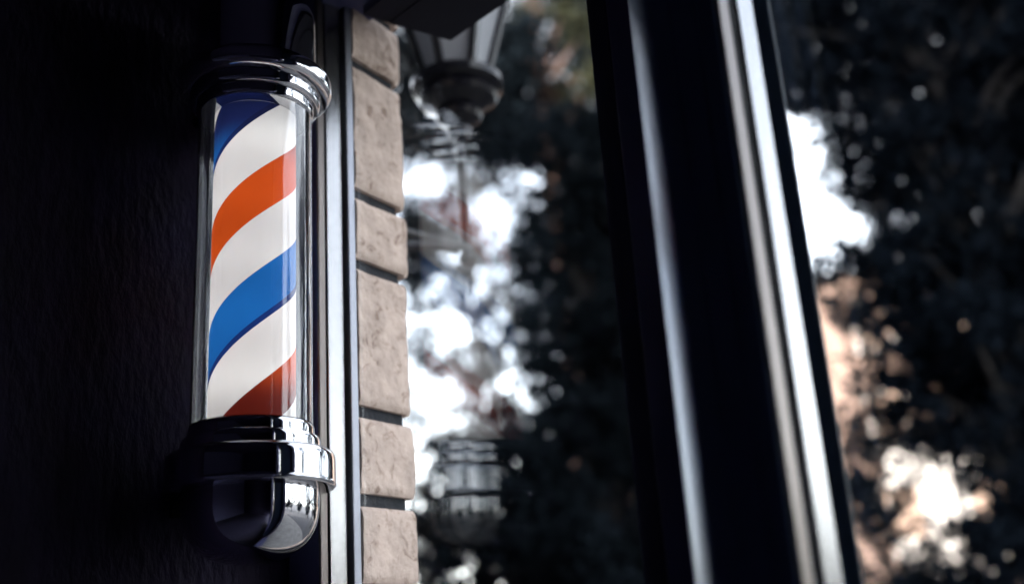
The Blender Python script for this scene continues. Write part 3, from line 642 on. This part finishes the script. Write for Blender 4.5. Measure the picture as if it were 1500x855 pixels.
make_tree('ragged dark tree standing close behind the airy sky-lit tree', (-14.3, 12.5), up(DARK7), M['yew'], M['bark_dark'], .15, 9, 51, name='broadleaf_tree', rtrunk=.08)
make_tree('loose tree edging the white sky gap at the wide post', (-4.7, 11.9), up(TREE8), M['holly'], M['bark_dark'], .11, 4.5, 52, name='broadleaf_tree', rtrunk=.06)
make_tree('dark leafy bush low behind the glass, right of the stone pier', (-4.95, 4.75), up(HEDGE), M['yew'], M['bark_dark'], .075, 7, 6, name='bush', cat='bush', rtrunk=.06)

# trees across the street on the right: only the chrome and the aluminium mirror them
rs = random.Random(77)
for i, (x, y, hgt, w_) in enumerate([(1.1, 12.5, 8.6, 2.2), (2.9, 13.6, 9.4, 1.7), (6.4, 10.4, 3.0, 1.2), (9.8, 8.7, 8.0, 1.1), (12.6, 8.2, 3.4, 1.3), (13.4, 4.8, 8.2, 1.1), (-1.7, 13.0, 9.4, 1.9), (14.0, 1.0, 8.0, 1.0)]):
    bl = []
    for k in range(12):
        t_ = k/11
        bl.append((x + rs.uniform(-.8, .8)*w_*(1-.5*t_), y + rs.uniform(-.7, .7)*w_, 1.0 + (hgt-1.6)*t_, w_*rs.uniform(.42, .62)))
    make_tree('leafy street tree mirrored in the chrome of the barber pole', (x, y), bl, M['yew'], M['bark_dark'], .22, 2.1, 100+i, name='street_tree', group='trees across the street', rtrunk=.12)

# ------------------------------------------------------------------ far house in the sun
hs = empty('house', (-18, 30, -.3))
tag(hs, 'peach plastered house in the sun, glimpsed between the wide post and the black evergreen', 'house')
hx = Vector((.89, .456, 0)).normalized(); hy = Vector((-.456, .89, 0)).normalized()     # along the front / into the house
base = Vector((-25.0, 26.0, -.3))
def hbox(bm, u0, v0, z0, u1, v1, z1):
    t = len(bm.verts)
    add_box(bm, (u0, v0, z0), (u1, v1, z1))
    bm.verts.ensure_lookup_table()
    for v in bm.verts[t:]:
        c = v.co.copy(); v.co = base + hx*c.x + hy*c.y + Vector((0, 0, c.z))
bm = bmesh.new(); hbox(bm, 0, 0, 0, 16, 9, 13.0); link('wall', bm, M['facade'], hs)
bm = bmesh.new(); hbox(bm, 10.4, -.06, 0, 16, -.002, 7.2); link('white_band', bm, M['white_plaster'], hs)
bm = bmesh.new()
t = len(bm.verts)
pr = [(-.4, -.5, 13.02), (16.4, -.5, 13.02), (16.4, 9.5, 13.02), (-.4, 9.5, 13.02), (4, 4.5, 13.6), (12, 4.5, 13.6)]
vs = [bm.verts.new(base + hx*a + hy*b + Vector((0, 0, c))) for a, b, c in pr]
for f in ((0,1,5,4), (2,3,4,5), (1,2,5), (3,0,4), (3,2,1,0)): bm.faces.new([vs[i] for i in f])
link('roof', bm, M['white_plaster'], hs)
for fl in range(4):
    for k in range(5):
        u = 3.4 + 2.5*k; zz = 1.2 + 3.05*fl
        bm = bmesh.new(); hbox(bm, u-.62, -.10, zz-.1, u+.62, -.062, zz+1.7)
        fr = link('window', bm, M['white_plaster'], hs)
        bm = bmesh.new(); hbox(bm, u-.5, -.125, zz, u+.5, -.102, zz+1.6)
        link('shutter', bm, M['shutter'], fr, loc=None)

# ------------------------------------------------------------------ light
wd = bpy.data.worlds.new('World'); S.world = wd; wd.use_nodes = True
nt = wd.node_tree; bg = nt.nodes['Background']
sky = nt.nodes.new('ShaderNodeTexSky'); sky.sky_type = 'NISHITA'; sky.sun_disc = False
sd = Vector((.45, -.70, .46)).normalized()
sky.sun_elevation = math.asin(sd.z); sky.sun_rotation = math.atan2(sd.x, sd.y)
sky.air_density = 1.0; sky.dust_density = 3.0; sky.ozone_density = 1.0
# thin bright cloud veil: most of the blue goes to a brighter white, with soft streaks
bw = nt.nodes.new('ShaderNodeRGBToBW'); nt.links.new(sky.outputs[0], bw.inputs[0])
cm = nt.nodes.new('ShaderNodeMath'); cm.operation = 'MULTIPLY'; cm.inputs[1].default_value = 2.4
nt.links.new(bw.outputs[0], cm.inputs[0])
tcw = nt.nodes.new('ShaderNodeTexCoord'); nz_ = nt.nodes.new('ShaderNodeTexNoise'); nz_.inputs['Scale'].default_value = 2.5; nz_.inputs['Detail'].default_value = 6
nt.links.new(tcw.outputs['Generated'], nz_.inputs['Vector'])
mrw = nt.nodes.new('ShaderNodeMapRange'); mrw.inputs['From Min'].default_value = .3; mrw.inputs['From Max'].default_value = .7
mrw.inputs['To Min'].default_value = .42; mrw.inputs['To Max'].default_value = .80
nt.links.new(nz_.outputs['Fac'], mrw.inputs['Value'])
mxw = nt.nodes.new('ShaderNodeMix'); mxw.data_type = 'RGBA'
nt.links.new(mrw.outputs['Result'], mxw.inputs[0]); nt.links.new(sky.outputs[0], mxw.inputs[6]); nt.links.new(cm.outputs[0], mxw.inputs[7])
nt.links.new(mxw.outputs[2], bg.inputs['Color']); bg.inputs['Strength'].default_value = .15
sl = bpy.data.lights.new('sun', 'SUN'); sl.energy = 2.0; sl.angle = R(.6); sl.color = (1, .93, .84)
so = bpy.data.objects.new('sun', sl); COL.objects.link(so); so.rotation_euler = sd.to_track_quat('Z', 'Y').to_euler()

# ------------------------------------------------------------------ camera
cam = bpy.data.cameras.new('camera'); co = bpy.data.objects.new('camera', cam); COL.objects.link(co)
rx = Vector((.66848266, .74092218, -.06453885)); ux = Vector((.2758043, -.16637525, .94670548)); fx = Vector((-.69069742, .65065629, .31556849))
m4 = Matrix((( rx.x, ux.x, -fx.x, 1.22672), (rx.y, ux.y, -fx.y, -.86637), (rx.z, ux.z, -fx.z, ZC), (0, 0, 0, 1)))
co.matrix_world = m4
cam.sensor_width = 36; cam.lens = 37.2; cam.clip_start = .02; cam.clip_end = 4000
cam.dof.use_dof = True; cam.dof.focus_distance = 1.405; cam.dof.aperture_fstop = 1.7
S.camera = co

S.view_settings.view_transform = 'Standard'; S.view_settings.look = 'None'
S.view_settings.gamma = 1; S.view_settings.exposure = 3.0
S.render.engine = 'CYCLES'
cy = S.cycles
cy.use_denoising = True
cy.max_bounces = 14; cy.transparent_max_bounces = 32; cy.glossy_bounces = 8; cy.diffuse_bounces = 4
cy.transmission_bounces = 8
cy.sample_clamp_indirect = 12
cy.use_adaptive_sampling = False
